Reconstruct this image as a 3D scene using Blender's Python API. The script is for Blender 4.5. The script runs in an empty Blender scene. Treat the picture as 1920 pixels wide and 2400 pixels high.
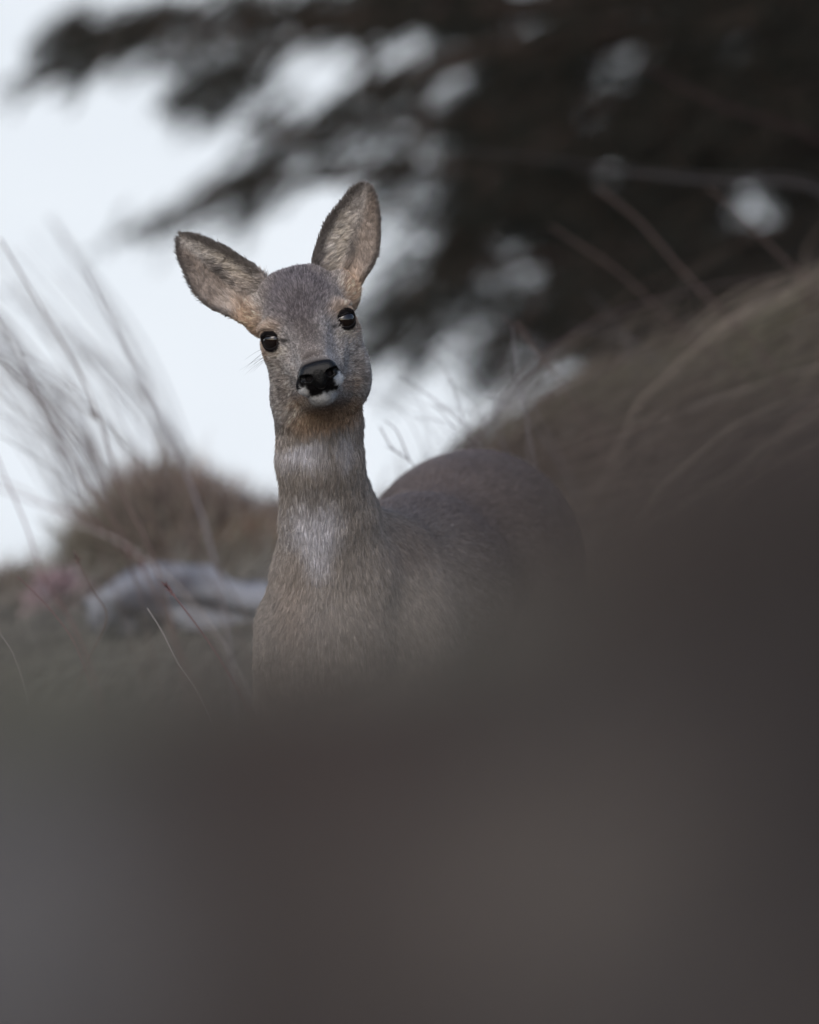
import bpy, math, random
import numpy as np
from mathutils import Vector
rng = np.random.default_rng(7)
random.seed(7)
R = math.radians

# ------------------------------------------------------------------ camera, sky, sun, exposure
scene = bpy.context.scene
COL = scene.collection
S = 0.0005            # metres per photo pixel at the deer
DIST = 15.0           # camera to deer's face
ZC = 0.6325
cam_d = bpy.data.cameras.new('camera')
cam = bpy.data.objects.new('camera', cam_d)
COL.objects.link(cam)
cam.location = (0, -DIST, ZC)
cam.rotation_euler = (R(90), 0, 0)
cam_d.sensor_fit = 'HORIZONTAL'
cam_d.sensor_width = 24
cam_d.lens = 24 * DIST / (1920 * S)
cam_d.clip_end = 2000
cam_d.dof.use_dof = True
cam_d.dof.focus_distance = DIST - 0.02
cam_d.dof.aperture_fstop = 3.2
scene.camera = cam

w = bpy.data.worlds.new('World')
scene.world = w
w.use_nodes = True
nt = w.node_tree
sky = nt.nodes.new('ShaderNodeTexSky')
sky.sky_type = 'NISHITA'
sky.sun_disc = False
SUN_EL, SUN_AZ = 38, 200
sky.sun_elevation = R(SUN_EL)
sky.sun_rotation = R(SUN_AZ)
sky.air_density = 1.0
sky.dust_density = 2.4
bg = nt.nodes['Background']
bg.inputs['Strength'].default_value = 0.12
nt.links.new(sky.outputs[0], bg.inputs['Color'])
sun_d = bpy.data.lights.new('sun', 'SUN')
sun = bpy.data.objects.new('sun', sun_d)
COL.objects.link(sun)
sun_d.energy = 0.8
sun_d.angle = R(40)
sun_d.color = (1.0, 0.98, 0.96)
az = R(SUN_AZ)
sdir = Vector((math.sin(az) * math.cos(R(SUN_EL)), math.cos(az) * math.cos(R(SUN_EL)), math.sin(R(SUN_EL))))
sun.rotation_euler = sdir.to_track_quat('Z', 'Y').to_euler()
scene.view_settings.view_transform = 'Standard'
scene.view_settings.look = 'None'
scene.view_settings.gamma = 1
scene.view_settings.use_curve_mapping = False
scene.view_settings.exposure = 0.38
scene.cycles.use_denoising = True
scene.cycles.denoiser = 'OPENIMAGEDENOISE'
scene.cycles.use_adaptive_sampling = False
scene.cycles.max_bounces = 5
scene.cycles.diffuse_bounces = 3
scene.cycles.glossy_bounces = 2
scene.cycles.transmission_bounces = 2
scene.render.hair_type = 'STRAND' if hasattr(scene.render, 'hair_type') else None

# ------------------------------------------------------------------ helpers
def srgb(r, g, b):
    f = lambda c: (c / 255 / 12.92) if c / 255 <= 0.04045 else ((c / 255 + 0.055) / 1.055) ** 2.4
    return np.array([f(r), f(g), f(b)])

def P(px, py, y=0.0):
    """point seen at photo pixel (px, py) at depth y beyond the deer's face"""
    k = (DIST + y) / DIST
    return np.array([(px - 960) * S * k, y, ZC - (py - 1200) * S * k])

def tag(o, label=None, cat=None, group=None, kind=None):
    if label: o['label'] = label
    if cat: o['category'] = cat
    if group: o['group'] = group
    if kind: o['kind'] = kind
    return o

def link(name, data, parent=None, mat=None):
    o = bpy.data.objects.new(name, data)
    COL.objects.link(o)
    if parent is not None: o.parent = parent
    if mat is not None and len(data.materials) == 0: data.materials.append(mat)
    return o

def mesh_np(name, V, F, smooth=True):
    """V n x 3, F m x k (k constant) fast mesh"""
    V = np.asarray(V, np.float32); F = np.asarray(F, np.int32)
    me = bpy.data.meshes.new(name)
    k = F.shape[1]
    me.vertices.add(len(V)); me.vertices.foreach_set('co', V.ravel())
    me.loops.add(F.size); me.loops.foreach_set('vertex_index', F.ravel())
    me.polygons.add(len(F)); me.polygons.foreach_set('loop_start', np.arange(0, F.size, k, dtype=np.int32))
    me.update(calc_edges=True)
    if smooth: me.polygons.foreach_set('use_smooth', np.ones(len(F), bool))
    me.validate()
    return me

def set_col(me, C, name='Col'):
    a = me.color_attributes.new(name, 'FLOAT_COLOR', 'POINT')
    c4 = np.ones((len(C), 4), np.float32); c4[:, :3] = C
    a.data.foreach_set('color', c4.ravel())

def material(name, color=(0.2, 0.2, 0.2), rough=0.8, attr=None, noise=None, spec=0.3, bump=None, sheen=0):
    m = bpy.data.materials.new(name)
    m.use_nodes = True
    t = m.node_tree; b = t.nodes['Principled BSDF']
    b.inputs['Roughness'].default_value = rough
    b.inputs['Specular IOR Level'].default_value = spec
    b.inputs['Base Color'].default_value = (*color, 1)
    src = None
    if attr:
        a = t.nodes.new('ShaderNodeAttribute'); a.attribute_name = attr
        src = a.outputs['Color']
    if noise:      # (scale, detail, [colour stops])
        sc, det, stops = noise
        tc = t.nodes.new('ShaderNodeTexCoord')
        n = t.nodes.new('ShaderNodeTexNoise'); n.inputs['Scale'].default_value = sc; n.inputs['Detail'].default_value = det
        t.links.new(tc.outputs['Object'], n.inputs['Vector'])
        r = t.nodes.new('ShaderNodeValToRGB')
        while len(r.color_ramp.elements) < len(stops): r.color_ramp.elements.new(0.5)
        for e, (p, c) in zip(r.color_ramp.elements, stops):
            e.position = p; e.color = (*c, 1)
        t.links.new(n.outputs['Fac'], r.inputs['Fac'])
        if src is None: src = r.outputs['Color']
        else:
            mx = t.nodes.new('ShaderNodeMix'); mx.data_type = 'RGBA'; mx.blend_type = 'MULTIPLY'
            mx.inputs['Factor'].default_value = 1
            t.links.new(src, mx.inputs[6]); t.links.new(r.outputs['Color'], mx.inputs[7])
            src = mx.outputs[2]
    if src is not None: t.links.new(src, b.inputs['Base Color'])
    if bump:       # (scale, strength, distance)
        tc = t.nodes.new('ShaderNodeTexCoord')
        n = t.nodes.new('ShaderNodeTexNoise'); n.inputs['Scale'].default_value = bump[0]; n.inputs['Detail'].default_value = 6
        t.links.new(tc.outputs['Object'], n.inputs['Vector'])
        bp = t.nodes.new('ShaderNodeBump'); bp.inputs['Strength'].default_value = bump[1]; bp.inputs['Distance'].default_value = bump[2]
        t.links.new(n.outputs['Fac'], bp.inputs['Height']); t.links.new(bp.outputs['Normal'], b.inputs['Normal'])
    return m

def sstep(a, b, x):
    t = np.clip((x - a) / (b - a), 0, 1)
    return t * t * (3 - 2 * t)

def nrm(v):
    return v / np.maximum(np.linalg.norm(v, axis=-1, keepdims=True), 1e-9)

# value noise, vectorised
_perm = rng.permutation(4096)
def vnoise(p, seed=0):
    p = np.asarray(p, float); i = np.floor(p).astype(np.int64); f = p - i; f = f * f * (3 - 2 * f)
    def h(x, y, z): return _perm[(_perm[(_perm[(x + seed * 131) & 4095] + y) & 4095] + z) & 4095] / 4095.0
    r = 0
    for dx in (0, 1):
        for dy in (0, 1):
            for dz in (0, 1):
                wgt = (f[:, 0] if dx else 1 - f[:, 0]) * (f[:, 1] if dy else 1 - f[:, 1]) * (f[:, 2] if dz else 1 - f[:, 2])
                r = r + wgt * h(i[:, 0] + dx, i[:, 1] + dy, i[:, 2] + dz)
    return r * 2 - 1
def fbm(p, seed=0, o=3):
    r = 0; a = 1
    for k in range(o):
        r = r + a * vnoise(p * (2 ** k), seed + k); a *= 0.5
    return r / 1.75

# ------------------------------------------------------------------ implicit surfaces
def smin(a, b, k):
    h = np.clip(0.5 + 0.5 * (b - a) / k, 0, 1)
    return b + (a - b) * h - k * h * (1 - h)
def smax(a, b, k): return -smin(-a, -b, k)
def ell(p, c, r, rot=None):
    q = p - np.asarray(c, float)
    if rot is not None: q = q @ rot
    r = np.asarray(r, float)
    k0 = np.linalg.norm(q / r, axis=1); k1 = np.linalg.norm(q / (r * r), axis=1)
    return k0 * (k0 - 1) / np.maximum(k1, 1e-9)
def cone(p, a, b, ra, rb, sq=None):
    """rounded cone; sq = axis scaling applied before (flatten)"""
    a = np.asarray(a, float); b = np.asarray(b, float)
    if sq is not None:
        sq = np.asarray(sq, float); p = p / sq; a = a / sq; b = b / sq
    ab = b - a; t = np.clip(((p - a) @ ab) / (ab @ ab), 0, 1)
    return np.linalg.norm(p - a - t[:, None] * ab, axis=1) - (ra + (rb - ra) * t)

def surface_nets(fn, xs, ys, zs, band):
    nx, ny, nz = len(xs), len(ys), len(zs)
    st = 4
    cx = np.arange(0, nx + st - 1, st).clip(0, nx - 1); cy = np.arange(0, ny + st - 1, st).clip(0, ny - 1); cz = np.arange(0, nz + st - 1, st).clip(0, nz - 1)
    G = np.stack(np.meshgrid(xs[cx], ys[cy], zs[cz], indexing='ij'), -1).reshape(-1, 3)
    Fc = fn(G).reshape(len(cx), len(cy), len(cz))
    ixx = (np.arange(nx) + st // 2) // st; ixy = (np.arange(ny) + st // 2) // st; ixz = (np.arange(nz) + st // 2) // st
    F = Fc[np.ix_(ixx.clip(0, len(cx) - 1), ixy.clip(0, len(cy) - 1), ixz.clip(0, len(cz) - 1))].astype(np.float32)
    m = np.abs(F) < band
    idx = np.nonzero(m)
    pts = np.stack([xs[idx[0]], ys[idx[1]], zs[idx[2]]], -1)
    out = np.empty(len(pts), np.float32)
    for s in range(0, len(pts), 400000): out[s:s + 400000] = fn(pts[s:s + 400000])
    F[idx] = out
    neg = F < 0
    corners = [(0,0,0),(1,0,0),(0,1,0),(1,1,0),(0,0,1),(1,0,1),(0,1,1),(1,1,1)]
    cnt = sum(neg[c[0]:nx - 1 + c[0], c[1]:ny - 1 + c[1], c[2]:nz - 1 + c[2]].astype(np.int8) for c in corners)
    cell = np.nonzero((cnt > 0) & (cnt < 8))
    vid = -np.ones((nx - 1, ny - 1, nz - 1), np.int32); vid[cell] = np.arange(len(cell[0]))
    i, j, k = cell
    acc = np.zeros((len(i), 3)); n = np.zeros(len(i))
    edges = [(a, b) for a in range(8) for b in range(a + 1, 8) if sum(abs(corners[a][q] - corners[b][q]) for q in range(3)) == 1]
    for a, b in edges:
        ca, cb = corners[a], corners[b]
        ia = (i + ca[0], j + ca[1], k + ca[2]); ib = (i + cb[0], j + cb[1], k + cb[2])
        fa = F[ia]; fb = F[ib]; cr = (fa < 0) != (fb < 0)
        t = np.where(cr, fa / np.where(cr, fa - fb, 1), 0)
        pa = np.stack([xs[ia[0]], ys[ia[1]], zs[ia[2]]], -1); pb = np.stack([xs[ib[0]], ys[ib[1]], zs[ib[2]]], -1)
        acc += np.where(cr[:, None], pa + (pb - pa) * t[:, None], 0); n += cr
    V = acc / n[:, None]
    quads = []
    for ax in range(3):
        sl = [slice(None)] * 3; sl[ax] = slice(0, -1); sh = [slice(None)] * 3; sh[ax] = slice(1, None)
        cr = neg[tuple(sl)] != neg[tuple(sh)]
        e = np.nonzero(cr)
        o1, o2 = [(1, 2), (2, 0), (0, 1)][ax]
        dims = (nx - 1, ny - 1, nz - 1)
        ok = (e[o1] > 0) & (e[o2] > 0) & (e[o1] < dims[o1]) & (e[o2] < dims[o2])
        e = [q[ok] for q in e]
        inside = neg[tuple(e)]
        def at(d1, d2):
            q = list(e); q[o1] = q[o1] - d1; q[o2] = q[o2] - d2
            return vid[tuple(q)]
        q = np.stack([at(1, 1), at(0, 1), at(0, 0), at(1, 0)], -1)
        q[~inside] = q[~inside][:, ::-1]
        quads.append(q)
    Q = np.concatenate(quads)
    Q = Q[(Q >= 0).all(1)]
    return V, Q

def grad(fn, p, e):
    g = np.empty_like(p)
    for a in range(3):
        d = np.zeros(3); d[a] = e
        g[:, a] = (fn(p + d) - fn(p - d)) / (2 * e)
    return g

#@@DEER
# ------------------------------------------------------------------ the deer
PHI = math.radians(15.7)
CS, SN = math.cos(PHI), math.sin(PHI)
E0 = P(722, 772, 0)
def to_head(p):      # world -> head frame (u right, v up, t toward camera), millimetres
    d = (p - E0) * 1000
    return np.stack([d[:, 0] * CS + d[:, 2] * SN, -d[:, 0] * SN + d[:, 2] * CS, -d[:, 1]], -1)
def from_head(q):
    q = np.atleast_2d(np.asarray(q, float)) / 1000
    return np.stack([q[:, 0] * CS - q[:, 1] * SN, -q[:, 2], q[:, 0] * SN + q[:, 1] * CS], -1) + E0

EYES = {-1: np.array([-41.5, -1.0, -1.8]), 1: np.array([43.0, -0.5, -1.8])}
GAZE = {-1: nrm(np.array([-0.50, -0.02, 0.86])), 1: nrm(np.array([0.42, -0.02, 0.90]))}

# ear frames: base, tip (pixels), outline pixels, depth
EARS = {
 -1: dict(B=(600, 690), T=(418, 552), y=0.040,
    out=[(622,648),(598,622),(560,597),(530,577),(500,564),(470,552),(440,545),(422,547),(414,560),(414,590),(422,615),(432,640),(442,665),(457,691),(478,712),(504,727),(538,740),(566,756),(590,760),(615,730),(628,690)]),
 1: dict(B=(790, 690), T=(856, 428), y=0.045,
    out=[(730,640),(731,612),(738,585),(748,553),(763,519),(780,496),(800,472),(818,448),(836,433),(856,428),(872,440),(882,462),(889,490),(892,525),(892,560),(887,598),(874,625),(858,648),(845,668),(836,700),(800,715),(760,690)]),
}
for sd, e in EARS.items():
    B = np.array(e['B'], float); T = np.array(e['T'], float)
    L = np.linalg.norm(T - B); a = (T - B) / L
    n = np.array([-a[1], a[0]])                 # in-plane normal (pixel coords)
    o = np.array(e['out'], float) - B
    e['a'] = a; e['n'] = n; e['L'] = L * S * 1000; e['B2'] = B
    e['poly'] = np.stack([o @ a, o @ n], -1) * S * 1000      # millimetres (s, q)
def ear_frame(e, p):          # world -> (s, q, r) millimetres; r toward camera
    k = (DIST + e['y']) / DIST
    px = p[:, 0] / S / k + 960 - e['B2'][0]; py = (ZC - p[:, 2]) / S / k + 1200 - e['B2'][1]
    s = (px * e['a'][0] + py * e['a'][1]) * S * 1000; q = (px * e['n'][0] + py * e['n'][1]) * S * 1000
    return s, q, (e['y'] - p[:, 1]) * 1000
def poly_sd(poly, s, q):
    d = np.full(s.shape, 1e9); ins = np.zeros(s.shape, bool)
    n = len(poly)
    for i in range(n):
        a = poly[i]; b = poly[(i + 1) % n]
        ex, ey = b - a; wx = s - a[0]; wy = q - a[1]
        t = np.clip((wx * ex + wy * ey) / (ex * ex + ey * ey), 0, 1)
        d = np.minimum(d, (wx - ex * t) ** 2 + (wy - ey * t) ** 2)
        c = ((a[1] > q) != (b[1] > q))
        with np.errstate(divide='ignore', invalid='ignore'):
            xi = (b[0] - a[0]) * (q - a[1]) / (b[1] - a[1]) + a[0]
        ins ^= c & (s < xi)
    d = np.sqrt(d)
    return np.where(ins, -d, d)
for e in EARS.values():       # half widths along the ear
    e['sg'] = np.linspace(e['poly'][:, 0].min() + .5, e['poly'][:, 0].max() - .5, 60)
    up_, lo_ = [], []
    for sv in e['sg']:
        qs = []
        for i in range(len(e['poly'])):
            a_, b_ = e['poly'][i], e['poly'][(i + 1) % len(e['poly'])]
            if (a_[0] > sv) != (b_[0] > sv): qs.append(a_[1] + (b_[1] - a_[1]) * (sv - a_[0]) / (b_[0] - a_[0]))
        up_.append(max(qs)); lo_.append(min(qs))
    kk = np.ones(9) / 9
    sm = lambda v: np.convolve(np.pad(v, 4, mode='edge'), kk, mode='valid')
    e['qc'] = sm(np.array([(a_ + b_) / 2 for a_, b_ in zip(up_, lo_)])); e['hw'] = np.maximum(sm(np.array([(a_ - b_) / 2 for a_, b_ in zip(up_, lo_)])), 6)
def ear_mid(e, s, q, d2):     # cup shape: how far the ear's middle sits behind its rim
    L = e['L']; dep = 20 * sstep(1.05, 0.15, s / L) + 3.5
    x = np.clip((q - np.interp(s, e['sg'], e['qc'])) / np.interp(s, e['sg'], e['hw']), -1, 1)
    return -dep * (1 - x * x) * (1 - .35 * x * x) + 10 * (s / L) - 3
def ear_sdf(sd, p):
    e = EARS[sd]
    s, q, r = ear_frame(e, p)
    d2 = poly_sd(e['poly'], s, q)
    th = 2.2 + 4.0 * sstep(0.5, -0.1, s / e['L'])
    g = ear_mid(e, s, q, d2)
    return smax((np.abs(r - g) - th) * 0.62, d2 + 0.3, 2.5)

def head_sdf(q):
    d = ell(q, (1, 20, -46), (51, 52, 60))
    d = smin(d, ell(q, (0, 18, -12), (43, 38, 36)), 14)
    for s in (-1, 1):
        d = smin(d, ell(q, (s * 38, 14, -3), (18, 9, 16)), 10)          # brow
        d = smin(d, ell(q, (s * 44, -10, -24), (14, 22, 26)), 12)        # cheekbone
        d = smin(d, ell(q, (s * 27, -52, -34), (31, 42, 34)), 16)        # jaw muscle
        d = smin(d, ell(q, (s * 51, 32, -52), (18, 24, 18)), 14)         # ear root
        d = smin(d, ell(q, (s * 14 - 3, -63, 74), (14, 12, 14)), 12)      # lip pads
    d = smin(d, cone(q, (0, 4, 14), (-2, -36, 78), 27, 15.5), 14)        # bridge of the nose
    d = smin(d, cone(q, (0, -28, 0), (-3, -58, 74), 41, 20), 14)         # muzzle
    d = smin(d, ell(q, (-3, -55, 86), (22, 17, 15)), 8)
    d = smin(d, cone(q, (0, -62, -30), (-5, -76, 70), 44, 13), 10)       # lower jaw
    d = smin(d, cone(q, (-2, -78, -60), (-5, -106, -76), 46, 36), 18)     # throat
    d = smin(d, cone(q, (-5, -106, -76), (-33, -187, -102), 36, 38), 10)
    d = smin(d, ell(q, (27, -70, -40), (23, 26, 30)), 12)
    d = smin(d, ell(q, (-39, -80, -46), (24, 36, 30)), 12)
    d = smin(d, cone(q, (-20, 50, -42), (14, 49, -42), 21.5, 21), 12)
    # mouth line
    for s in (-1, 1):
        d = smax(d, -cone(q, (s * 20 - 4, -79, 82), (s * 33 - 2, -71, 46), 0.4, 1.4), 2.5)
    d = smax(d, -cone(q, (-18, -81, 90), (12, -81, 90), 0.4, 0.4), 2)
    for s in (-1, 1):
        d = smax(d, -ell(q, (s * 33 - 1, -36, 60), (9, 22, 18)), 14)
    # shallow hollow in front of each eye, and inner corner
    for s in (-1, 1):
        d = smax(d, -ell(q, (s * 34, -14, 34), (8, 14, 10)), 12)
    for s in (-1, 1):
        c = EYES[s]; g = GAZE[s]
        d = smin(d, np.linalg.norm(q - c, axis=1) - 15.2, 6)             # lids round the eyeball
        # upper lid fold
        d = smin(d, cone(q, c + (-s * 10, 9, 8), c + (s * 11, 8, 5), 3.5, 3.0), 4)
        # opening
        w_ = q - c; al = w_ @ g
        up = np.array([0, 1.0, 0]); rt = nrm(np.cross(up, g)); up2 = np.cross(g, rt)
        x_ = w_ @ rt; y_ = w_ @ up2
        op = np.sqrt((x_ / 11.5) ** 2 + (y_ / 9.2) ** 2) * 10.2 - 10.2
        op = smax(op, y_ - 6.6 + .016 * x_ * x_ - s * .12 * x_, 1.5)
        op = np.where(al > 0, op, 30)
        d = smax(d, -op, 1.6)
        d = np.maximum(d, -(np.linalg.norm(w_, axis=1) - 13.2))
    return d

def W(px, py, y, r): return (P(px, py, y), r)
BODY = [  # rounded cones a, b, ra, rb, blend
    ((731, 930, .066), (748, 1080, .085), .0450, .0468, .008),
    ((748, 1080, .085), (769, 1215, .125), .0468, .0528, .008),
    ((769, 1215, .125), (782, 1360, .165), .0528, .0710, .010),
    ((782, 1360, .165), (768, 1530, .160), .0700, .0700, .012),
    ((765, 1080, .135), (805, 1260, .21), .034, .052, .02),
    ((768, 1530, .160), (790, 1700, .22), .070, .06, .04),
    ((700, 1470, .20), (690, 1640, .22), .046, .045, .03),
    ((880, 1330, .27), (930, 1560, .22), .060, .062, .035),
]
ELL = [   # centre px,py,y ; radii x,y,z metres ; blend
    ((862, 1330, .30), (.072, .13, .062), .03),
    ((900, 1500, .32), (.100, .16, .125), .04),
    ((985, 1430, .50), (.118, .22, .140), .05),
    ((1085, 1360, .72), (.132, .17, .150), .05),
    ((1120, 1345, .82), (.132, .15, .150), .04),
]
def body_sdf(p):
    d = None
    for a, b, ra, rb, k in BODY:
        c = cone(p, P(*a), P(*b), ra, rb)
        d = c if d is None else smin(d, c, k)
    for c, r, k in ELL:
        d = smin(d, ell(p, P(*c), r), k)
    def leg(pts, d, k=.02):
        for (a, ra), (b, rb) in zip(pts[:-1], pts[1:]):
            d = smin(d, cone(p, a, b, ra, rb), k)
        return d
    def wp(x, y, z): return np.array([x, y, z])
    x0 = P(690, 1640, .22)[0]; x1 = P(900, 1600, .22)[0]
    for x in (x0 + .01, x1 - .015):
        d = leg([(wp(x, .22, .42), .045), (wp(x, .24, .30), .022), (wp(x, .22, .17), .013), (wp(x, .23, .06), .010), (wp(x, .20, .012), .014)], d)
    for x in (P(1010, 1600, .8)[0], P(1240, 1600, .8)[0]):
        d = leg([(wp(x, .78, .48), .085), (wp(x, .70, .36), .045), (wp(x, .88, .23), .017), (wp(x, .84, .06), .011), (wp(x, .81, .012), .015)], d, .03)
    d = smin(d, cone(p, P(1125, 1290, .95), P(1125, 1390, 1.0), .02, .012), .02)
    return d

def deer_sdf(p):
    d = body_sdf(p)
    near = (p[:, 2] > 0.60) & (p[:, 1] < 0.26) & (p[:, 0] < 0.06)
    if near.any():
        pn = p[near]
        h = head_sdf(to_head(pn)) / 1000
        dd = smin(d[near], h, .014)
        for sd in (-1, 1):
            dd = smin(dd, ear_sdf(sd, pn) / 1000, .004)
        d = d.copy(); d[near] = dd
    return d

def axis(*segs):
    out = []
    for a, b, st in segs: out.append(np.arange(a, b - st * 0.4, st))
    out.append([segs[-1][1]])
    return np.concatenate(out)

# -------- colour of the coat, as a function of place
C_GREY = srgb(140, 135, 133); C_FORE = srgb(102, 96, 98); C_DARK = srgb(48, 42, 42); C_ORANGE = srgb(178, 150, 126)
C_CREAM = srgb(190, 180, 165); C_WHITE = srgb(240, 240, 240); C_BLACK = srgb(22, 19, 21); C_NECK = srgb(158, 150, 143)
C_BODY = srgb(118, 108, 105); C_PATCH = srgb(222, 220, 226); C_EARIN = srgb(242, 234, 226); C_CHEEK = srgb(158, 150, 144)
def blob(q, c, r, soft=0.35):
    d = np.linalg.norm((q - np.asarray(c, float)) / np.asarray(r, float), axis=1)
    return sstep(1 + soft, 1 - soft, d)
def mixc(C, col, m): return C * (1 - m[:, None]) + np.asarray(col) * m[:, None]

def coat(p):
    """base colour at surface points p (world)"""
    q = to_head(p); n1 = fbm(p * 45, 1); n2 = fbm(p * 160, 5)
    C = np.tile(C_BODY, (len(p), 1))
    px = p[:, 0] / S * DIST / (DIST + p[:, 1]) + 960; py = 1200 - (p[:, 2] - ZC) / S * DIST / (DIST + p[:, 1])
    pp = np.stack([px + 14 * n1, py + 22 * n1, np.zeros(len(p))], -1)
    wob = np.stack([n2 * 14, n1 * 10, 0 * n1], -1)
    neck = sstep(.46, .16, p[:, 1])
    C = mixc(C, C_NECK, neck * 0.95)
    C = mixc(C, C_BODY * 0.8, blob(pp, (960, 1270, 0), (60, 60, 1), .6) * 0.5)
    C = mixc(C, C_ORANGE, blob(pp, (690, 1420, 0), (34, 90, 1), .9) * 0.16 * neck)
    C = mixc(C, C_NECK * 1.15, blob(pp, (610, 1480, 0), (26, 170, 1), .6) * 0.5 * neck)
    C = mixc(C, C_PATCH, blob(pp + wob, (738, 1228, 0), (58, 62, 1), .6) * 0.8 * neck)
    C = mixc(C, C_PATCH, blob(pp, (748, 1300, 0), (30, 46, 1), .7) * 0.55 * neck)
    C = mixc(C, C_PATCH, blob(pp + wob, (705, 1042, 0), (48, 44, 1), .8) * 0.75 * neck)
    C = mixc(C, C_PATCH, blob(pp, (810, 1050, 0), (22, 40, 1), .6) * 0.40 * neck)
    # head
    hm = sstep(-128, -118, q[:, 1] + 6 * n1) * sstep(.16, .10, p[:, 1])
    H = np.tile(C_CHEEK, (len(p), 1))
    qq = q + np.stack([n1 * 5, n1 * 4, n1 * 0], -1)
    H = mixc(H, C_FORE, blob(qq, (0, 42, -5), (40, 46, 80), .4))
    H = mixc(H, C_DARK * 1.5, blob(qq, (-2, -8, 40), (17, 34, 70), .8) * .8)
    H = mixc(H, C_GREY * 1.15, blob(qq, (-23, -14, 30), (8, 26, 60), .7) * .6)
    H = mixc(H, C_GREY * 1.15, blob(qq, (21, -14, 30), (8, 26, 60), .7) * .6)
    H = mixc(H, C_DARK * 1.4, blob(qq, (-3, -36, 75), (14, 11, 60), .5) * .7)
    H = mixc(H, C_GREY * 1.6, blob(qq, (-23, -42, 75), (7, 14, 60), .7) * .7)
    H = mixc(H, C_GREY * 1.6, blob(qq, (19, -42, 75), (7, 14, 60), .7) * .7)
    H = mixc(H, C_GREY * 1.6, blob(qq, (-2, -38, 82), (18, 4, 60), .7) * .5)
    # orange: temples and round the eyes, jaw underside
    for s in (-1, 1):
        H = mixc(H, C_ORANGE, blob(qq, (s * 66, 20, -45), (17, 34, 60), .5) * .85)
        H = mixc(H, C_ORANGE, blob(qq, (s * 46, 13, 0), (17, 8, 30), .9) * .6)
        H = mixc(H, C_ORANGE, blob(qq, (s * 57, -10, 0), (9, 16, 30), .6) * .55)
        H = mixc(H, C_CREAM * .9, blob(qq, (s * 40, -17, 15), (12, 5, 30), .6) * .5)
        H = mixc(H, C_DARK, blob(qq, (s * 30, -5, 20), (4, 4, 20), .5) * .4)
        H = mixc(H, C_DARK * 1.1, blob(qq, (s * 45 - 2, -60, 20), (4, 17, 60), .7) * .55)  # dark streak on each cheek: shade of the fold put into the colour
    H = mixc(H, C_ORANGE * .9, blob(qq, (-3, -104, -10), (48, 16, 90), .4) * .9)
    H = mixc(H, C_ORANGE, blob(qq, (-34, -80, 30), (14, 9, 60), .6) * .6)
    H = mixc(H, C_ORANGE, blob(qq, (30, -76, 30), (10, 10, 60), .6) * .5)
    H = mixc(H, C_DARK * 1.3, blob(qq, (4, -92, 20), (24, 5, 60), .7) * .5)
    # black round the nose and lips
    H = mixc(H, C_BLACK, blob(q, (-4, -60, 90), (32, 23, 30), .16))
    H = mixc(H, C_BLACK, blob(q, (-2, -74, 85), (22, 7, 30), .2))
    n3 = np.stack([n2, fbm(p * 260, 15, 2), 0 * n2], -1)
    H = mixc(H, C_WHITE, blob(q + n3 * 5, (-26, -71, 90), (7.5, 7, 20), .35))
    H = mixc(H, C_WHITE, blob(q + n3 * 5, (20, -67, 90), (6.5, 7.5, 20), .35))
    H = mixc(H, C_WHITE * .92, blob(q + n3 * 4, (-5, -85, 75), (24, 8, 30), .3))
    # dark eye rims
    for s in (-1, 1):
        w_ = q - EYES[s]; al = w_ @ GAZE[s]; rad = np.sqrt(np.maximum((w_ ** 2).sum(1) - al ** 2, 0))
        m = sstep(14.6, 12.8, rad) * (al > 0)
        H = mixc(H, C_BLACK * .8, m)
        H = mixc(H, C_BLACK, blob(q, EYES[s] + np.array([s * 14, 6, 0]), (5, 2.6, 30), .4) * .9)
        H = mixc(H, C_BLACK * 1.3, blob(q, EYES[s] + np.array([-s * 13.5, -6.0, 5]), (5.5, 2.0, 30), .6) * .8)
    C = H * hm[:, None] + C * (1 - hm[:, None])
    # ears
    for sd in (-1, 1):
        e = EARS[sd]; s, qv, r = ear_frame(e, p); d2 = poly_sd(e['poly'], s, qv); L = e['L']
        m = sstep(0.5, -2.5, ear_sdf(sd, p) - 1.0) * sstep(0.02, 0.12, s / L + (d2 > -3) * 0)
        front = sstep(-1.0, 1.5, r - ear_mid(e, s, qv, d2))
        inner = np.tile(C_EARIN, (len(p), 1))
        inner = mixc(inner, C_DARK * 1.5, sstep(.5, .95, s / L) * (.35 if sd < 0 else .75))
        inner = mixc(inner, C_ORANGE, sstep(.45, .1, s / L) * .5)
        rim = sstep(-6.5, -2.0, d2 + 2 * n2)
        uq = qv if sd == -1 else -qv     # upper / inner edge positive
        st = np.stack([s / L * 100, uq, 0 * s], -1) + np.stack([n1 * 6, n1 * 3, 0 * n1], -1)
        inner = mixc(inner, srgb(122, 96, 74), sstep(-2, -14, st[:, 1]) * sstep(10, 30, st[:, 0]) * .8)
        inner = mixc(inner, C_CREAM * 1.5, blob(st, (42, 15, 0), (30, 10, 1), .6) * .8)
        inner = mixc(inner, C_DARK * .8, blob(st, (44, -3, 0), (22, 7.5, 1), .6) * .92)
        inner = mixc(inner, C_DARK * .9, blob(st, (24, -7, 0), (20, 6, 1), .7) * .75)
        inner = mixc(inner, C_DARK, rim * .8)
        inner = mixc(inner, C_DARK * .55, sstep(1, 9, uq) * sstep(-11, -7.5, d2 + 1.5 * n2) * sstep(.0, .15, s / L))
        inner = mixc(inner, C_DARK * .7, sstep(.86, 1.0, s / L + .03 * n2) * .8)
        E = inner * front[:, None] + (C_DARK * 1.7) * (1 - front[:, None])
        C = E * m[:, None] + C * (1 - m[:, None])
    return np.clip(C * np.array([1.01, 1.02, 1.045]) * (1 + 0.10 * n1[:, None]), 0.003, 0.95)

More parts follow.
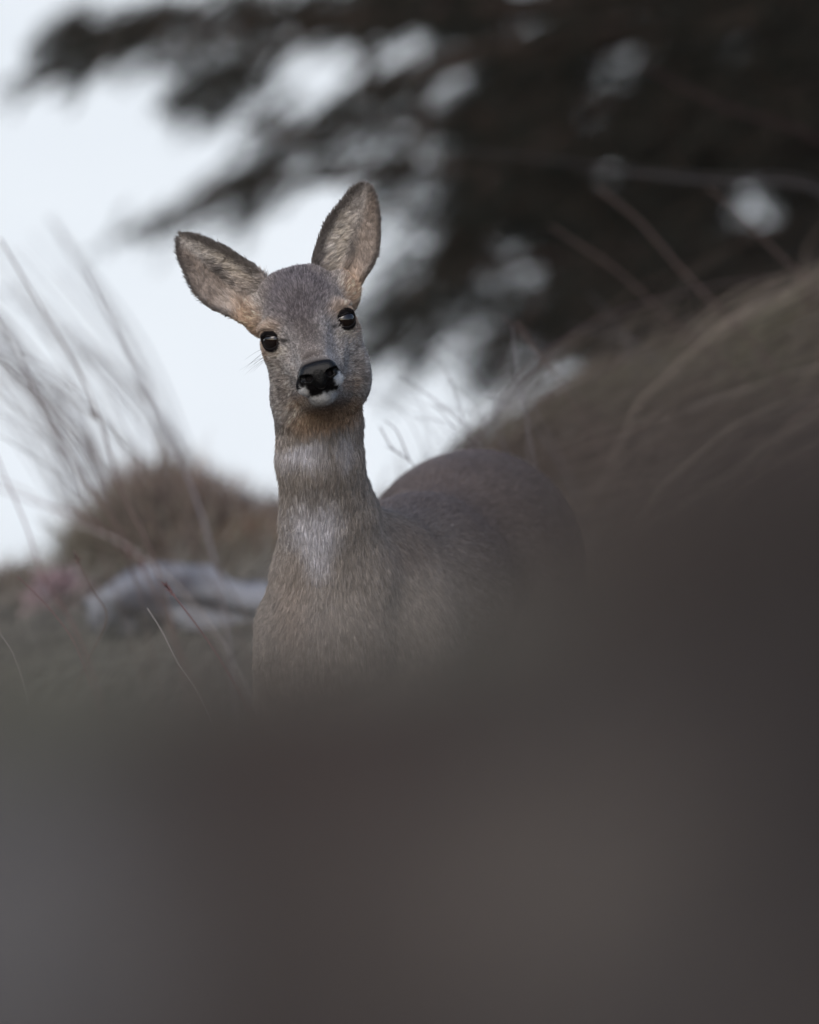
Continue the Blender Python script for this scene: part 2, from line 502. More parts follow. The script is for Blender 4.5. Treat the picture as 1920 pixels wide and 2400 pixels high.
def build_deer():
    xs = axis((-.295, .005, .0021), (.005, .26, .005))
    ys = axis((-.118, .10, .0022), (.10, 1.04, .0065))
    zs = axis((-.005, .70, .005), (.70, 1.045, .0021))
    V, Q = surface_nets(deer_sdf, xs, ys, zs, .03)
    for _ in range(2):
        f = deer_sdf(V); g = grad(deer_sdf, V, .0005); gn = (g ** 2).sum(1)
        V = V - g * np.clip(f / np.maximum(gn, .25), -.0015, .0015)[:, None]
    me = mesh_np('roe_deer', V, Q)
    set_col(me, coat(V) * 0.85)
    skin = material('coat_skin', rough=.9, attr='Col', spec=.15)
    o = link('roe_deer', me, mat=skin)
    tag(o, 'alert grey-brown roe deer doe facing the camera with tilted head and big upright ears', 'deer')
    return o, V, Q

deer, DV, DQ = build_deer()

# eyes
m_eye = material('eye_dark', tuple(srgb(20, 12, 9)), rough=.03, spec=.8)
for s in (-1, 1):
    c = EYES[s]
    n1_, n2_ = 40, 28
    th = np.linspace(0, np.pi, n2_); ph = np.linspace(0, 2 * np.pi, n1_, endpoint=False)
    T_, H_ = np.meshgrid(th, ph, indexing='ij')
    q = np.stack([np.sin(T_) * np.cos(H_), np.sin(T_) * np.sin(H_), np.cos(T_)], -1).reshape(-1, 3) * 13.6 + c
    F = [[i * n1_ + j, i * n1_ + (j + 1) % n1_, (i + 1) * n1_ + (j + 1) % n1_, (i + 1) * n1_ + j] for i in range(n2_ - 1) for j in range(n1_)]
    o = link('eye', mesh_np('eye', from_head(q), F), deer, m_eye)
    # eyelids: a thin moist dark rim round the opening
    g = GAZE[s]; up = np.array([0, 1., 0]); rt = nrm(np.cross(up, g)); up2 = np.cross(g, rt)
    pts = []; K = 48
    Vv = []; Ff = []
    for i in range(K):
        a = 2 * math.pi * i / K
        rx, ry = 11.4, 9.1
        x_, y_ = rx * math.cos(a), ry * math.sin(a)
        y_ = min(y_, 6.8 - .016 * x_ * x_ + s * .12 * x_)
        al = math.sqrt(max(13.9 ** 2 - x_ * x_ - y_ * y_, 1))
        cc = c + rt * x_ + up2 * y_ + g * al
        rad_dir = nrm(rt * x_ / rx + up2 * y_ / ry); 
        thick = 0.65 + 0.9 * max(0, math.sin(a))
        for j in range(8):
            b = 2 * math.pi * j / 8
            Vv.append(cc + rad_dir * math.cos(b) * thick + g * math.sin(b) * thick)
        for j in range(8):
            Ff.append([i * 8 + j, i * 8 + (j + 1) % 8, ((i + 1) % K) * 8 + (j + 1) % 8, ((i + 1) % K) * 8 + j])
    link('eyelid', mesh_np('eyelid', from_head(np.array(Vv)), Ff), deer, material('eyelid_black', tuple(srgb(22, 18, 19)), rough=.65, spec=.25))

# nose pad
def nose_sdf(q):
    d = ell(q, (-2, -53, 92), (23, 13, 13))
    d = smin(d, cone(q, (-14, -50, 95), (11, -50, 95), 8.6, 8.6), 5)
    d = smin(d, ell(q, (-15, -55, 98), (9.5, 8, 8)), 4)
    d = smin(d, ell(q, (12, -55, 98), (9.5, 8, 8)), 4)
    d = smin(d, ell(q, (-2, -63, 96), (8, 10, 8)), 6)
    for s, cx in ((-1, -14.5), (1, 11.5)):
        d = smax(d, -cone(q, (cx, -57.5, 109), (cx + s * 8, -55, 101), 5.2, 3.4), 2.0)
        d = smax(d, -cone(q, (cx, -57.5, 109), (cx - s * 1, -57, 93), 4.6, 3.4), 2.0)
        d = smax(d, -cone(q, (cx + s * 8, -54, 101), (cx + s * 10.5, -58, 96), 1.6, 1.0), 1.5)
    d = smax(d, -cone(q, (-2, -57, 106.5), (-2, -76, 104), 0.8, 0.8), 1.6)
    return d
ax = lambda a, b, s: np.arange(a, b, s)
NV, NQ = surface_nets(nose_sdf, ax(-32, 28, .7), ax(-80, -30, .7), ax(70, 116, .7), 6)
for _ in range(2):
    f = nose_sdf(NV); g = grad(nose_sdf, NV, .2); NV = NV - g * np.clip(f / np.maximum((g ** 2).sum(1), .25), -.5, .5)[:, None]
m_nose = material('nose_leather', tuple(srgb(8, 8, 10)), rough=.30, spec=.3, bump=(700, .8, .0012))
link('nose', mesh_np('nose', from_head(NV), NQ[:, ::-1]), deer, m_nose)

# -------- fur
def sample_surface(V, Q, n, weight=None):
    T = np.concatenate([Q[:, [0, 1, 2]], Q[:, [0, 2, 3]]])
    a, b, c = V[T[:, 0]], V[T[:, 1]], V[T[:, 2]]
    N = np.cross(b - a, c - a); A = np.linalg.norm(N, axis=1) / 2; N = nrm(N)
    cen = (a + b + c) / 3
    Wt = A * (weight(cen, N) if weight is not None else 1)
    Wt = Wt / Wt.sum()
    t = rng.choice(len(T), n, p=Wt)
    r1 = np.sqrt(rng.random(n)); r2 = rng.random(n)
    p = a[t] * (1 - r1)[:, None] + b[t] * (r1 * (1 - r2))[:, None] + c[t] * (r1 * r2)[:, None]
    return p, N[t]

def curves_obj(name, P0, D, Nn, length, rad, colr, colt, parent, bend=0.3, npt=4, mat=None, wob=0.0):
    """P0 roots, D direction, Nn normal, per-hair length/radius, root and tip colours"""
    n = len(P0)
    hc = bpy.data.hair_curves.new(name)
    hc.add_curves([npt] * n)
    t = np.linspace(0, 1, npt)
    pos = np.empty((n, npt, 3), np.float32)
    for i in range(npt):
        pos[:, i] = P0 + D * (length * t[i])[:, None] - Nn * (length * bend * t[i] ** 2)[:, None]
        if wob: pos[:, i] += rng.normal(0, 1, (n, 3)) * (length * wob * t[i])[:, None]
    hc.attributes['position'].data.foreach_set('vector', pos.ravel())
    ra = hc.attributes.get('radius') or hc.attributes.new('radius', 'FLOAT', 'POINT')
    prof = np.array([1.0, .95, .7, .12]) if npt == 4 else np.interp(t, [0, .6, 1], [1, .8, .12])
    ra.data.foreach_set('value', (rad[:, None] * prof[None]).astype(np.float32).ravel())
    ca = hc.attributes.new('Col', 'FLOAT_COLOR', 'POINT')
    c4 = np.ones((n, npt, 4), np.float32)
    for i in range(npt): c4[:, i, :3] = colr * (1 - t[i]) + colt * t[i]
    ca.data.foreach_set('color', c4.ravel())
    o = link(name, hc, parent, mat)
    return o

def fur_material():
    m = bpy.data.materials.new('fur_fibre'); m.use_nodes = True
    t = m.node_tree; b = t.nodes['Principled BSDF']
    a = t.nodes.new('ShaderNodeAttribute'); a.attribute_name = 'Col'
    t.links.new(a.outputs['Color'], b.inputs['Base Color'])
    b.inputs['Roughness'].default_value = .55
    b.inputs['Specular IOR Level'].default_value = .25
    return m
m_fur = fur_material()

def flow(p, N):
    """lie of the coat"""
    q = to_head(p)
    D = np.tile(np.array([0.05, .25, -1.0]), (len(p), 1))
    bodyw = sstep(.18, .34, p[:, 1])
    D = D * (1 - bodyw)[:, None] + np.array([.25, .8, -.55]) * bodyw[:, None]
    hw = sstep(-112, -96, q[:, 1]) * sstep(.16, .10, p[:, 1])
    dh = q - np.array([-3, -52, 110.]) ; dh = nrm(dh)
    dh[:, 2] -= .35
    wd = np.stack([dh[:, 0] * CS - dh[:, 1] * SN, -dh[:, 2], dh[:, 0] * SN + dh[:, 1] * CS], -1)
    D = wd * hw[:, None] + D * (1 - hw)[:, None]
    for sd in (-1, 1):
        e = EARS[sd]; s, qv, r = ear_frame(e, p); d2 = poly_sd(e['poly'], s, qv)
        m = ((ear_sdf(sd, p) < 1.5) & (s > .12 * e['L']) & (d2 < 3)).astype(float)
        A = np.array([e['a'][0], 0, -e['a'][1]])
        Nn = np.array([e['n'][0], 0, -e['n'][1]])
        out = np.sign(qv)[:, None] * Nn * 0.35
        D = (A + out) * m[:, None] + D * (1 - m)[:, None]
    D = D - N * (D * N).sum(1)[:, None]
    return nrm(D)

def fur_mask(p):
    """0 where there is bare skin (nose, eye rims)"""
    q = to_head(p); k = np.ones(len(p))
    for s in (-1, 1):
        w_ = q - EYES[s]; al = w_ @ GAZE[s]; rad = np.sqrt(np.maximum((w_ ** 2).sum(1) - al ** 2, 0))
        k[(rad < 13.6) & (al > 0)] = 0
    k[nose_sdf(q) < 1.2] = 0
    return k

def make_fur(n):
    def wgt(c, N):
        q = to_head(c)
        vis = sstep(.55, -.1, N[:, 1])              # thin out on the far side
        head = sstep(-130, -100, q[:, 1]) * (c[:, 1] < .14)
        dens = 1.0 + 2.6 * head
        dens = np.where(c[:, 1] > .3, .8, dens)
        low = sstep(.30, .46, c[:, 2])
        return (vis * dens * (.15 + .85 * low) + .02) * fur_mask(c)
    p, N = sample_surface(DV, DQ, n, wgt)
    ok = fur_mask(p) > 0
    p, N = p[ok], N[ok]
    q = to_head(p)
    D = flow(p, N)
    n = len(p)
    head = sstep(-125, -100, q[:, 1]) * sstep(.15, .11, p[:, 1])
    nosed = np.linalg.norm(q - np.array([-3, -52, 95.]), axis=1)
    Lh = 3.0 + 6.0 * sstep(20, 130, nosed) + 3.5 * sstep(40, 75, q[:, 1])
    L = (Lh * head + 16 * (1 - head)) / 1000
    L = np.where(p[:, 1] > .3, .016, L)
    for s in (-1, 1):
        ed = np.linalg.norm(q - EYES[s], axis=1); L = np.where(ed < 19, np.minimum(L, .0030), L)
    lift = .42 + .12 * rng.random(n)
    ear = np.zeros(n, bool)
    for sd in (-1, 1):
        e = EARS[sd]; s, qv, r = ear_frame(e, p); d2 = poly_sd(e['poly'], s, qv)
        ear |= (ear_sdf(sd, p) < 1.5) & (s > .12 * e['L']) & (d2 < 3)
    L = np.where(ear, .0065, L); lift = np.where(ear, .55, lift)
    L = L * rng.uniform(.7, 1.25, n)
    clump = np.stack([fbm(p * 220, 11, 2), fbm(p * 220, 21, 2), fbm(p * 220, 31, 2)], -1)
    D = nrm(D + N * lift[:, None] + clump * (.20 + .10 * (1 - head))[:, None] + rng.normal(0, .10, (n, 3)))
    C = coat(p)
    v = np.clip(.5 + .9 * vnoise(p * 520, 41) + rng.normal(0, .18, n), 0, 1)
    grizz = (1 - ear * .6)
    tip = C * (1 + ((1.05 * v ** 1.5 - .42) * (.55 + .45 * head))[:, None] * grizz[:, None])
    light = rng.random(n) < .22 * (1 + head)
    tip = np.where((light & (grizz > .9))[:, None], tip * (1.35 + .55 * head[:, None]) + .06 * head[:, None] * sstep(.03, .16, C.mean(1))[:, None], tip)
    root = C * (.55 + .35 * v)[:, None]
    rad = np.where(p[:, 1] > .3, .00027, .00023) * rng.uniform(.7, 1.2, n)
    rad = np.where(head > .5, .00020 * rng.uniform(.7, 1.2, n), rad)
    o = curves_obj('fur', p - N * .0004, D, N, L, rad, root, np.clip(tip, 0, .95), deer, bend=.32, mat=m_fur)
    o['kind'] = 'stuff'
make_fur(540000)

def ear_hair(n):
    for sd in (-1, 1):
        e = EARS[sd]
        def wgt(c, N):
            s, qv, r = ear_frame(e, c); d2 = poly_sd(e['poly'], s, qv)
            on = (ear_sdf(sd, c) < 1.5) & (d2 < -3.5) & (N[:, 1] < -.15)
            return on * 1.0
        p, N = sample_surface(DV, DQ, n, wgt)
        s, qv, r = ear_frame(e, p); L = e['L']; uq = qv if sd == -1 else -qv
        A = np.array([e['a'][0], 0, -e['a'][1]]); U = np.array([e['n'][0], 0, -e['n'][1]]) * (1 if sd == -1 else -1)
        ctr = np.where(uq > -4, -1.0, .55)
        cl = np.stack([fbm(p * 150, 51, 2), fbm(p * 150, 61, 2), fbm(p * 150, 71, 2)], -1)
        D = A * (.8 + .3 * sstep(.4, .1, s / L))[:, None] + U * (ctr * (.35 + .5 * sstep(0, 18, np.abs(uq))))[:, None]
        D = nrm(D - N * (D * N).sum(1)[:, None]) + N * .42 + cl * .5 + rng.normal(0, .10, (n, 3))
        Ln = (.008 + .012 * sstep(.8, .1, s / L))* rng.uniform(.6, 1.2, n)
        Ln = Ln * (.45 + .55 * sstep(-4, -14, poly_sd(e['poly'], s, qv)))
        C = coat(p); v = np.clip(.5 + 1.0 * fbm(p * 330, 81, 2) + rng.normal(0, .15, n), 0, 1)
        tip = C * (.6 + 1.15 * v)[:, None]
        o = curves_obj('ear_hair', p, nrm(D), N, Ln, .00036 * rng.uniform(.7, 1.2, n), C * .75, np.clip(tip, 0, .95), deer, bend=.45, npt=5, mat=m_fur)
        o['kind'] = 'stuff'
ear_hair(30000)

def whiskers():
    P0, D, Ln = [], [], []
    for s in (-1, 1):
        for k in range(14):
            P0.append((s * rng.uniform(22, 33) - 3, rng.uniform(-80, -60), rng.uniform(55, 78))); D.append((s * rng.uniform(.5, 1), rng.uniform(-.6, .1), rng.uniform(.1, .6))); Ln.append(rng.uniform(.012, .030))
        for k in range(9):
            P0.append((s * rng.uniform(50, 57), rng.uniform(-22, -6), rng.uniform(-8, 4))); D.append((s * 1.0, rng.uniform(-.35, .0), rng.uniform(.0, .4))); Ln.append(rng.uniform(.015, .035))
        for k in range(46):      # lashes along the upper lid
            a = rng.uniform(.15, .85) * math.pi if s > 0 else rng.uniform(.15, .95) * math.pi
            P0.append(EYES[s] + np.array([12 * math.cos(a), 11 * math.sin(a), 8.5])); D.append((.8 * math.cos(a), .35, .75)); Ln.append(rng.uniform(.004, .008))
    P0 = from_head(np.array(P0, float)); D = nrm(np.array(D, float)); D = np.stack([D[:, 0] * CS - D[:, 1] * SN, -D[:, 2], D[:, 0] * SN + D[:, 1] * CS], -1)
    n = len(P0); N = np.tile([0, 0, 1.0], (n, 1))
    dark = np.tile(srgb(45, 40, 40), (n, 1))
    o = curves_obj('whiskers', P0, D, N, np.array(Ln), np.full(n, .00013), dark, dark, deer, bend=.2, npt=5, mat=m_fur)
    o['kind'] = 'stuff'
whiskers()
#@@ENDDEER

#@@ENV
# ------------------------------------------------------------------ terrain
def zpx(py, y): return ZC - (py - 1200) * S * (DIST + y) / DIST
def xpx(px, y): return (px - 960) * S * (DIST + y) / DIST
def prof(x, y, pxs, pys):
    """height profile given by photo columns/rows at depth y"""
    return np.interp(x, [xpx(a, y) for a in pxs], [zpx(b, y) for b in pys])
def ground_z(x, y):
    x = np.asarray(x, float); y = np.asarray(y, float)
    crest = prof(x, -9, [-2500, 0, 500, 900, 1150, 1350, 1600, 1920, 4200], [1740, 1680, 1660, 1615, 1550, 1475, 1370, 1250, 800])
    back = prof(x, 3, [-3000, 0, 400, 640, 800, 950, 1100, 1300, 1500, 1700, 1920, 2500, 6000], [1700, 1440, 1370, 1310, 1260, 1160, 1075, 1000, 920, 820, 720, 500, -600])
    side = .30 * np.clip(x - .25, 0, 6) - .06 * np.clip(-x - .3, 0, 3)
    rows_y = np.array([-40, -16, -12, -9, -6, -1.2, 1.2, 3, 6, 10, 16, 24])
    rows = [0 * x - .1 + side, 0 * x + .10 + side * .5, crest - .12, crest, crest - .14, 0 * x + side, .18 * back + side * .6, back, back - .25, .6 * back - 1.2, 0 * x - 3.0, 0 * x - 4.5]
    rows = np.stack(rows)
    yy = np.clip(y, rows_y[0], rows_y[-1]); i = np.clip(np.searchsorted(rows_y, yy, side='right') - 1, 0, len(rows_y) - 2)
    t = (yy - rows_y[i]) / (rows_y[i + 1] - rows_y[i]); t = t * t * (3 - 2 * t)
    a = np.take_along_axis(rows, i[None], 0)[0]; b = np.take_along_axis(rows, i[None] + 1, 0)[0]
    return a + (b - a) * t

G_BROWN = srgb(110, 102, 95); G_DARK = srgb(70, 60, 58); G_GREEN = srgb(98, 100, 80); G_GREY = srgb(128, 126, 124); G_RED = srgb(100, 86, 80); G_STRAW = srgb(150, 138, 122)
def ground_col(x, y):
    p = np.stack([x, y * .35, 0 * x], -1)
    n = fbm(p * 5, 91, 3); n2 = fbm(p * 9 + 7, 95, 2); n3 = fbm(p * 2.5 + 3, 98, 2)
    C = np.tile(G_BROWN, (len(x), 1))
    C = mixc(C, G_DARK, sstep(-.1, .45, n) * .8)
    C = mixc(C, G_GREEN, sstep(.15, .5, n2) * .6)
    C = mixc(C, G_RED, sstep(.1, .5, -n2) * .6)
    C = mixc(C, G_GREY, sstep(.1, .5, n3) * .5)
    C = mixc(C, srgb(134, 134, 130), sstep(.0, -.15, x) * sstep(-4, -2, y) * sstep(4, 2.2, y) * .7)
    # lighter and darker tone patches on the near knoll, placed by view position
    near = sstep(-4, -5.5, y)
    pxl = x / (S * np.maximum(DIST + y, .5) / DIST) + 960
    pyl = 1200 - (ground_z(x, y) - ZC) / (S * np.maximum(DIST + y, .5) / DIST)
    pn = np.stack([pxl + 60 * n, pyl + 60 * n2, 0 * x], -1)
    K = np.tile(srgb(52, 47, 45), (len(x), 1))
    K = mixc(K, srgb(90, 90, 92), blob(pn, (-60, 2250, 0), (400, 450, 1), .5))
    K = mixc(K, srgb(82, 77, 73), blob(pn, (1430, 2200, 0), (330, 330, 1), .5))
    K = mixc(K, srgb(88, 89, 84), blob(pn, (650, 1560, 0), (620, 130, 1), .5))
    K = mixc(K, srgb(82, 84, 76), blob(pn, (60, 1740, 0), (260, 130, 1), .5))
    K = mixc(K, srgb(62, 51, 48), blob(pn, (750, 1800, 0), (260, 130, 1), .5) * .7)
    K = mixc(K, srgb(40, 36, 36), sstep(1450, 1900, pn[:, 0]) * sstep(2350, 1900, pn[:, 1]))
    K = K * .6 + K.mean(0) * .15 + srgb(66, 61, 58) * .25
    K = K * 1.5 * (1 + .5 * n[:, None])
    C = mixc(C, 1, near * 0) * (1 - near[:, None]) + K * near[:, None]
    return C

def build_ground():
    gx = np.concatenate([np.linspace(-60, -6, 19), np.linspace(-5.5, -1, 19), np.linspace(-.95, .95, 96), np.linspace(1, 5.5, 19), np.linspace(6, 60, 19)])
    gy = np.concatenate([np.linspace(-40, -15.5, 15), np.linspace(-15, 7, 221), np.linspace(7.5, 24, 34)])
    X, Y = np.meshgrid(gx, gy, indexing='ij')
    x = X.ravel(); y = Y.ravel()
    z = ground_z(x, y) + (.012 + .035 * sstep(1.5, 3, y)) * fbm(np.stack([x, y, 0 * x], -1) * 6, 3, 4) + .25 * fbm(np.stack([x, y, 0 * x], -1) * .3, 4, 2) * sstep(2, 8, np.abs(x))
    n2 = len(gy)
    i, j = np.meshgrid(np.arange(len(gx) - 1), np.arange(n2 - 1), indexing='ij'); i = i.ravel(); j = j.ravel()
    F = np.stack([i * n2 + j, (i + 1) * n2 + j, (i + 1) * n2 + j + 1, i * n2 + j + 1], -1)
    me = mesh_np('ground', np.stack([x, y, z], -1), F)
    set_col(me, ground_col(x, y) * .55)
    m = material('soil_and_litter', rough=.95, attr='Col', spec=.1, noise=(30, 8, [(.3, (.55, .55, .55)), (.7, (1.2, 1.15, 1.1))]), bump=(60, .6, .02))
    return tag(link('ground', me, mat=m), kind='structure')
build_ground()

def build_snow():
    gx = np.linspace(-160, 160, 60); gy = np.linspace(23, 190, 60)
    X, Y = np.meshgrid(gx, gy, indexing='ij'); x = X.ravel(); y = Y.ravel()
    z = -4.6 + .62 * np.clip(y - 34, 0, None) + 1.6 * fbm(np.stack([x, y, 0 * x], -1) * .05, 8, 3) * sstep(30, 50, y)
    n2 = 60
    i, j = np.meshgrid(np.arange(59), np.arange(59), indexing='ij'); i = i.ravel(); j = j.ravel()
    F = np.stack([i * n2 + j, (i + 1) * n2 + j, (i + 1) * n2 + j + 1, i * n2 + j + 1], -1)
    m = material('snow', rough=.8, spec=.2, noise=(.12, 5, [(.3, (.72, .78, .79)), (.7, (.83, .87, .865))]), bump=(.6, .3, .3))
    return tag(link('snow_slope', mesh_np('snow_slope', np.stack([x, y, z], -1), F), mat=m), kind='structure')
build_snow()

# ------------------------------------------------------------------ strips (grass blades, needles, twigs)
def strips(P0, D, L, Wd, Cr, Ct, droop=None, nseg=3, face=None):
    """bent tapering blades; D unit directions; droop vector added with t^2"""
    n = len(P0)
    side = nrm(np.cross(D, np.array([0, 1.0, 0.03]) if face is None else face))
    side = nrm(side + rng.normal(0, .35, (n, 3)))
    t = np.linspace(0, 1, nseg + 1)
    V = np.empty((n, (nseg + 1) * 2, 3)); C = np.empty((n, (nseg + 1) * 2, 3))
    for i, tt in enumerate(t):
        c = P0 + D * (L * tt)[:, None]
        if droop is not None: c = c + droop * (L * tt * tt)[:, None]
        wv = side * (Wd * (1 - .85 * tt))[:, None] / 2
        V[:, 2 * i] = c - wv; V[:, 2 * i + 1] = c + wv
        C[:, 2 * i] = C[:, 2 * i + 1] = Cr * (1 - tt) + Ct * tt
    k = (nseg + 1) * 2
    F = np.concatenate([(np.arange(n) * k)[:, None] + np.array([2 * i, 2 * i + 1, 2 * i + 3, 2 * i + 2]) for i in range(nseg)])
    return V.reshape(-1, 3), F, C.reshape(-1, 3)
def strip_obj(name, parts, mat, parent=None):
    V = np.concatenate([p[0] for p in parts]); C = np.concatenate([p[2] for p in parts])
    off = 0; Fs = []
    for p in parts: Fs.append(p[1] + off); off += len(p[0])
    me = mesh_np(name, V, np.concatenate(Fs)); set_col(me, C)
    return link(name, me, parent, mat)
def leaf_mat(name, rough=.7):
    m = material(name, rough=rough, attr='Col', spec=.2)
    return m
m_grass = leaf_mat('dry_grass'); m_needle = leaf_mat('spruce_needle'); m_needle.node_tree.nodes['Principled BSDF'].inputs['Specular IOR Level'].default_value = .03; m_stem = leaf_mat('dry_stem')

def grass_patch(name, n, xr, yr, lean, Lr, wd, label, tint=1.0, mask=None, colf=None):
    x = rng.uniform(*xr, n); y = rng.uniform(*yr, n)
    if xr == 'fan': pass
    if mask is not None:
        k = mask(x, y); x, y = x[k], y[k]; n = len(x)
    z = ground_z(x, y) - .004
    D = nrm(np.array(lean) + rng.normal(0, .28, (n, 3)))
    D[:, 2] = np.abs(D[:, 2])
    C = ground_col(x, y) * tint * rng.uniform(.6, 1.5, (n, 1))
    if colf is not None: C = colf(x, y, C)
    L = rng.uniform(*Lr, n) * (1 + .9 * fbm(np.stack([x, y, 0 * x], -1) * 7, 33, 2))
    dr = np.stack([np.full(n, lean[0] * .6), np.full(n, lean[1] * .3), np.full(n, -.35)], -1) + rng.normal(0, .1, (n, 3))
    o = strip_obj(name, [strips(np.stack([x, y, z], -1), D, L, rng.uniform(.7, 1.3, n) * wd, C * .7, C * 1.15, dr)], m_grass)
    return tag(o, label, 'grass', kind='stuff')

# near knoll between the camera and the deer
def fr(x, y): return np.abs(x) < (DIST + y) * .036 + .14
grass_patch('knoll_grass', 60000, (-.9, .9), (-12, -6.5), (.12, 0, 1), (.015, .05), .0022, 'short dull brown grass covering the near knoll in front of the deer', mask=fr)
grass_patch('knoll_grass', 5200, (-.15, .75), (-9.6, -6.2), (-.25, 0, 1), (.06, .17), .0030, 'taller wispy dark grass on the right half of the near knoll', tint=1.25,
    mask=lambda x, y: fr(x, y) & (rng.random(len(x)) < sstep(1250, 1650, x / (S * (DIST + y) / DIST) + 960)))
grass_patch('knoll_grass', 1500, (-.5, .2), (-9.4, -5.5), (.2, 0, 1), (.05, .11), .0026, 'sparse pale grass tips along the top of the near knoll', tint=1.2, mask=fr)
grass_patch('knoll_grass', 500, (-.45, .1), (-6.5, -3.5), (.25, 0, 1), (.12, .28), .0035, 'long soft grey grass just beyond the knoll in front of the weathered log', tint=1.3, mask=fr)
grass_patch('ground_grass', 30000, (-1.4, 1.2), (-1, 3.0), (.25, 0, 1), (.06, .14), .0022, 'low brownish grass on the ground around the deer', mask=fr)
grass_patch('hillside_grass', 90000, (-.1, 2.2), (1.2, 6.5), (.85, -.1, .65), (.12, .30), .0035, 'long dry brown grass combed sideways over the hillside at the right', tint=.78,
    mask=lambda x, y: (np.abs(x) < (DIST + y) * .036 + .3) & (x > -.15 + .05 * y))

grass_patch('hillside_grass', 2600, (0, 1.6), (1.4, 4.5), (.75, -.05, .6), (.22, .42), .0055, 'sparse long pale straws lying over the combed hillside grass', tint=1.5,
    mask=lambda x, y: (np.abs(x) < (DIST + y) * .036 + .2) & (x > .12 + .05 * y))
# ------------------------------------------------------------------ tubes
def tube(pts, r0, r1, col, seg=6, sub=5):
    pts = np.asarray(pts, float)
    if len(pts) > 2:      # smooth through the points
        out = []
        for i in range(len(pts) - 1):
            p0 = pts[max(i - 1, 0)]; p1 = pts[i]; p2 = pts[i + 1]; p3 = pts[min(i + 2, len(pts) - 1)]
            for t in np.linspace(0, 1, sub, endpoint=False):
                out.append(.5 * ((2 * p1) + (-p0 + p2) * t + (2 * p0 - 5 * p1 + 4 * p2 - p3) * t * t + (-p0 + 3 * p1 - 3 * p2 + p3) * t ** 3))
        out.append(pts[-1]); pts = np.array(out)
    n = len(pts); tg = nrm(np.gradient(pts, axis=0)); u = nrm(np.cross(tg, np.array([0.05, 1, .02]))); v = np.cross(tg, u)
    a = np.linspace(0, 2 * np.pi, seg, endpoint=False)
    r = np.linspace(r0, r1, n)
    V = pts[:, None] + (u[:, None] * np.cos(a)[None, :, None] + v[:, None] * np.sin(a)[None, :, None]) * r[:, None, None]
    F = np.array([[i * seg + j, i * seg + (j + 1) % seg, (i + 1) * seg + (j + 1) % seg, (i + 1) * seg + j] for i in range(n - 1) for j in range(seg)])
    return V.reshape(-1, 3), F, np.tile(col, (n * seg, 1))

# ------------------------------------------------------------------ dry stems, one thing each
S_BROWN = srgb(112, 96, 92); S_PALE = srgb(176, 170, 168); S_RED = srgb(120, 90, 92); S_GREYB = srgb(135, 130, 135)
def stem(pts, y, r_px, col, label, group=None, name='grass_stem', head=None, y2=None, side=None):
    y2 = y if y2 is None else y2
    W3 = [P(a, b, y + (y2 - y) * i / (len(pts) - 1)) for i, (a, b) in enumerate(pts)]
    r = r_px * S
    root = W3[0].copy(); gz = float(ground_z(np.array([root[0]]), np.array([root[1]]))[0])
    if root[2] > gz:
        d0 = nrm(W3[0] - W3[1]); st = max(np.linalg.norm(W3[0] - W3[1]) * .6, .02); ext = [W3[0]]
        while ext[-1][2] > gz - .01 and len(ext) < 60:
            d0 = nrm(d0 * .85 + np.array([0, 0, -.15])); ext.append(ext[-1] + d0 * st)
        W3 = ext[:0:-1] + W3
    parts = [tube(W3, r, r * .45, col)]
    if side:
        for sp in side: parts.append(tube([P(a, b, y) for a, b in sp], r * .6, r * .25, col))
    o = strip_obj(name, parts, m_stem)
    if head:      # seed head as a child
        hp = W3[-1] if head == 'tip' else P(*head, y)
        dv = nrm(W3[-1] - W3[-2]); n = 26
        p0 = hp + dv * rng.uniform(-.012, .006, (n, 1)); D = nrm(dv + rng.normal(0, .5, (n, 3)))
        strip_obj('seed_head', [strips(p0, D, rng.uniform(.004, .009, n), np.full(n, .0022), np.tile(col * .8, (n, 1)), np.tile(col, (n, 1)), nseg=2)], m_stem, o)
    return tag(o, label, 'dry stem', group)

stem([(330, 1240), (285, 1150), (235, 990), (190, 880), (120, 760), (0, 560)], 1.5, 5.5, S_BROWN, 'darkest thick dry stem with a knotty seed head, leaning left from the heather mound', head=(222, 975))
stem([(470, 1200), (440, 1120), (365, 950), (300, 830), (245, 720), (195, 630)], 1.9, 5.5, S_GREYB, 'grey stem arching left from the top of the heather mound, rightmost of the tall ones')
stem([(285, 1250), (170, 1080), (100, 960), (40, 820), (-40, 700)], 1.8, 5, S_BROWN, 'brown stem left of the darkest one, bent outward to the picture edge')
stem([(150, 1430), (100, 1350), (60, 1230), (0, 1090), (-40, 990)], 1.5, 4, S_RED, 'reddish stem rising at the far left above the pink leaves')
stem([(300, 1290), (200, 1215), (90, 1180), (-40, 1130)], 2.5, 4.5, S_RED, 'reddish stem lying nearly level towards the left edge below the fan of grass')
stem([(260, 1260), (140, 1210), (60, 1150), (-40, 1110)], 2.2, 4, S_PALE, 'pale stem lying nearly level just above the reddish one')
for k in range(46):
    bx = rng.uniform(150, 500); t = (bx - 260) / 240; by = 1230 - 90 * t
    ln = rng.uniform(380, 760); an = R(rng.uniform(108, 132)); 
    mx, my = bx + ln * .5 * math.cos(an - .05), by - ln * .5 * math.sin(an - .05)
    ex, ey = bx + ln * math.cos(an + .08), by - ln * math.sin(an + .08)
    stem([(bx, by), (mx, my), (ex, ey)], rng.uniform(3.4, 4.0), rng.uniform(3, 5.5), S_PALE * .7 if rng.random() < .5 else S_GREYB * .7, 'thin pale dry stem in the loose fan of grass left of the deer', 'thin pale stems in the fan left of the deer')
